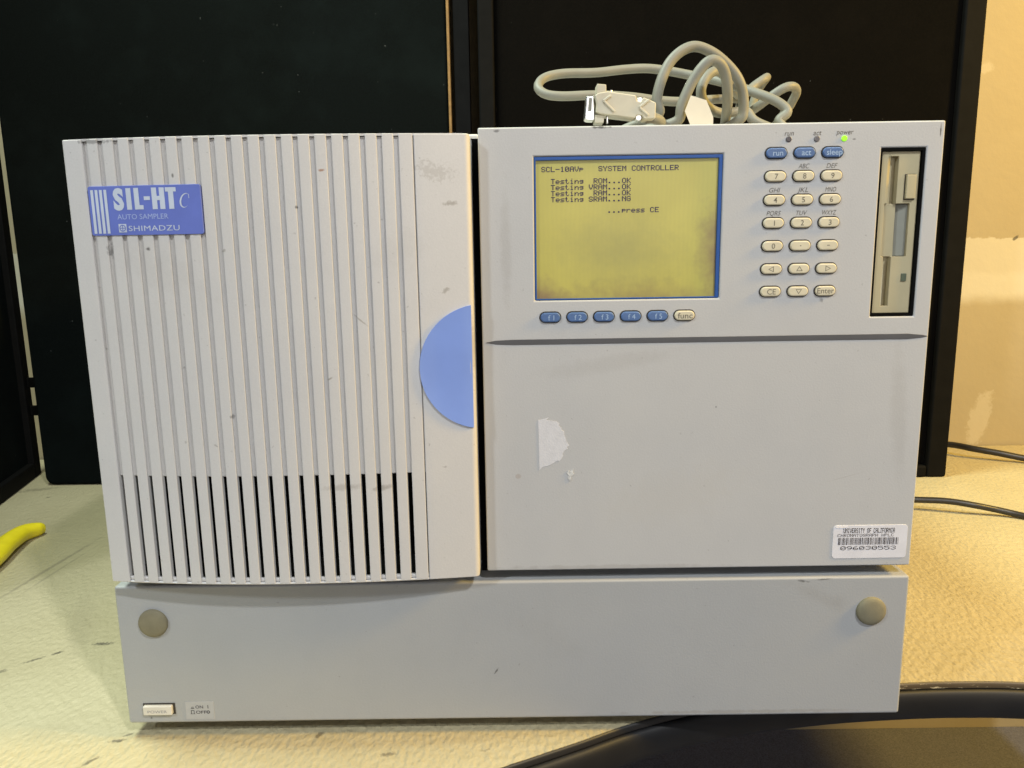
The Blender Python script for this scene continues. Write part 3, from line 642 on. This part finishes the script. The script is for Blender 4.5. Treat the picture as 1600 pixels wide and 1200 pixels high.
# ------------------------------------------------------------------ serial cable on top
cab = empty('serial_cable', (.13, .09, .368)); tag(cab, 'coiled grey serial cable with a beige connector lying on the instrument', 'cable')
PATH = [(0.0848, 0.026, 0.3761), (0.0929, 0.03, 0.3753), (0.105, 0.055, 0.3725), (0.135, 0.075, 0.3725), (0.1501, 0.062, 0.3789), (0.1523, 0.06, 0.385), (0.1509, 0.058, 0.3953), (0.1463, 0.056, 0.4044), (0.1386, 0.055, 0.4124), (0.1291, 0.053, 0.4185), (0.1188, 0.051, 0.4215), (0.1097, 0.049, 0.4184), (0.1019, 0.047, 0.4109), (0.0966, 0.045, 0.3998), (0.0942, 0.045, 0.3885), (0.0955, 0.046, 0.3804), (0.074, 0.054, 0.3725), (0.088, 0.048, 0.3725), (0.1061, 0.04, 0.3756), (0.1082, 0.038, 0.3845), (0.1135, 0.037, 0.3969), (0.1194, 0.036, 0.4057), (0.125, 0.036, 0.4099), (0.1311, 0.038, 0.4081), (0.1357, 0.042, 0.4017), (0.1386, 0.048, 0.3936), (0.142, 0.06, 0.3867), (0.15, 0.1, 0.3725), (0.158, 0.135, 0.3725), (0.1768, 0.15, 0.4048), (0.1595, 0.135, 0.4051), (0.1405, 0.125, 0.4027), (0.1243, 0.12, 0.4012), (0.1077, 0.118, 0.402), (0.0886, 0.115, 0.4041), (0.0635, 0.112, 0.4051), (0.0412, 0.11, 0.4043), (0.029, 0.112, 0.4062), (0.0237, 0.118, 0.4122), (0.0285, 0.128, 0.4203), (0.0428, 0.134, 0.4244), (0.0662, 0.138, 0.4254), (0.0872, 0.142, 0.4281), (0.1043, 0.144, 0.4291), (0.1185, 0.144, 0.4274), (0.1346, 0.14, 0.4233), (0.1509, 0.128, 0.4169), (0.1599, 0.11, 0.4094), (0.1711, 0.098, 0.4023), (0.1831, 0.09, 0.3952), (0.1897, 0.086, 0.3876), (0.1832, 0.085, 0.3814), (0.19, 0.08, 0.3725), (0.1676, 0.082, 0.3806), (0.162, 0.085, 0.3879), (0.1536, 0.085, 0.3878), (0.1434, 0.082, 0.3869), (0.1353, 0.078, 0.3894), (0.1298, 0.075, 0.3944), (0.1284, 0.074, 0.4008), (0.1319, 0.076, 0.4082), (0.1396, 0.082, 0.4135), (0.1509, 0.1, 0.4135), (0.1628, 0.12, 0.408), (0.1743, 0.14, 0.408), (0.1855, 0.15, 0.4165), (0.1954, 0.155, 0.423), (0.2058, 0.185, 0.429), (0.205, 0.2, 0.424), (0.1981, 0.19, 0.4128), (0.1879, 0.16, 0.4012), (0.1854, 0.135, 0.4001), (0.193, 0.128, 0.4061), (0.2009, 0.126, 0.4107), (0.2083, 0.13, 0.4119), (0.2135, 0.138, 0.4097), (0.2131, 0.145, 0.4046), (0.21, 0.15, 0.398), (0.19, 0.17, 0.3725), (0.15, 0.21, 0.3725)]
tube('cable_jacket', catmull(PATH, 8), .0032, 'cable', cab, 14, smooth_it=3)
Y0, Y1 = .0150, .0290
hood = prism_xz('connector_hood', [(.0536,.3780),(.0541,.3830),(.0530,.3870),(.0547,.3884),(.0604,.3893),(.0770,.3868),(.0775,.3838),(.0796,.3832),(.0812,.3858),(.0886,.3826),(.0884,.3738),(.0815,.3736),(.0806,.3757),(.0775,.3757),(.0766,.3741),(.0560,.3768)], Y0, Y1, 'hood', cab, bevel=.0007)
prism_xz('connector_flange', [(.0541,.3884),(.0545,.3939),(.0598,.3934),(.0600,.3894)], Y0+.002, Y1-.002, 'hood', hood, bevel=.0004)
prism_xz('connector_flange', [(.0535,.3768),(.0532,.3722),(.0585,.3720),(.0590,.3765)], Y0+.002, Y1-.002, 'hood', hood, bevel=.0004)
prism_xz('metal_shell', [(.0474,.3748),(.0485,.3876),(.0528,.3876),(.0534,.3745),(.0526,.3735),(.0485,.3738)], Y0+.003, Y1-.003, 'steel', hood, bevel=.0006)
prism_xz('shell_face', [(.0494,.3790),(.0500,.3862),(.0518,.3862),(.0514,.3790)], Y0+.0024, Y0+.0031, 'cable', hood, bevel=.0002)
def bar2(name, a, b, w, y0, y1, parent, mat='hood'):
    A, B = Vector(a), Vector(b); t = (B-A).normalized(); n = Vector((-t.y, t.x))*w/2
    return prism_xz(name, [tuple(A+n), tuple(B+n), tuple(B-n), tuple(A-n)], y0, y1, mat, parent, bevel=.0003)
for a, b in (((.0580,.3838),(.0622,.3868)), ((.0582,.3838),(.0645,.3778)), ((.0788,.3800),(.0846,.3842)), ((.0790,.3798),(.0842,.3755))): bar2('raised_rib', a, b, .0013, Y0-.0009, Y0+.0004, hood)
for x, z in ((.0787, .3745), (.0794, .3842)):
    bm = bmesh.new(); bmesh.ops.create_cone(bm, cap_ends=True, segments=16, radius1=.0017, radius2=.0017, depth=.008, matrix=Matrix.Translation((x, Y0+.005, z)) @ Matrix.Rotation(R(90), 4, 'X')); mesh_obj('screw', bm, 'steel', hood, bevel=.0003)
for x, z0_, z1_ in ((.0608, .3720, .3768), (.0632, .3885, .3908)): box_obj('thumb_pin', (x-.0006, x+.0006, Y0+.004, Y0+.0055, z0_, z1_), 'steel', hood, .0003)
# folded paper tag round one loop
bm = bmesh.new(); tp = [(.1125,.3893),(.1221,.3866),(.1266,.3769),(.1267,.3718),(.1129,.3718),(.1090,.3803)]
a = [bm.verts.new((x, .0320 + (x-.11)*.10, z)) for x, z in tp]; bm.faces.new(a); ret = bmesh.ops.extrude_face_region(bm, geom=bm.faces[:])
for v_ in [g for g in ret['geom'] if isinstance(g, bmesh.types.BMVert)]: v_.co.y += .0005
mesh_obj('paper_tag', bm, 'tag', cab)

# ------------------------------------------------------------------ loose cords and the yellow tool
def cord(name, pts, r, label):
    o = tube(name, catmull(pts, 10), r, 'cord', None, 12); tag(o, label, 'cord', 'black cords on the bench'); return o
cord('power_cord', [(.415,.420,.001),(.4510,.4110,.002),(.4755,.4047,.003),(.5027,.3961,.004),(.5273,.3874,.002),(.5557,.3815,-.003),(.5808,.3683,-.0063),(.6262,.3328,-.0063)], .0037, 'thin black cord running right across the bench beside the asset label')
cord('power_cord', [(.580,.668,.002),(.6138,.655,.004),(.6438,.635,.006),(.6626,.6161,.005),(.6904,.6012,.002),(.7245,.5871,-.003),(.7777,.5602,-.0054),(.85,.52,-.0054)], .0046, 'thick black cord emerging from behind the black screen near the wall')
tool = empty('yellow_tool', (-.56, .36, BZ)); tag(tool, 'yellow plastic tool handle lying at the left edge of the bench', 'hand tool')
hp = catmull([(-.5310,.3700,-.0035),(-.5345,.3640,-.0025),(-.5400,.3460,-.0005),(-.5350,.3140,.0010),(-.5250,.2780,.0010),(-.5190,.2400,.0000),(-.5230,.2050,0),(-.5300,.1800,0)], 8)
tube('grip', hp, lambda t: .0045 + .0065*min(1, t*2.6)**.8 - .003*max(0, t-.6), 'yellow', tool, 18, ry=lambda t: .0050+.0040*min(1, t*4)**.7)
tube('steel_shank', catmull([(-.5294,.1830,0),(-.535,.16,0),(-.539,.14,0)], 4), .006, 'steel', tool, 12)
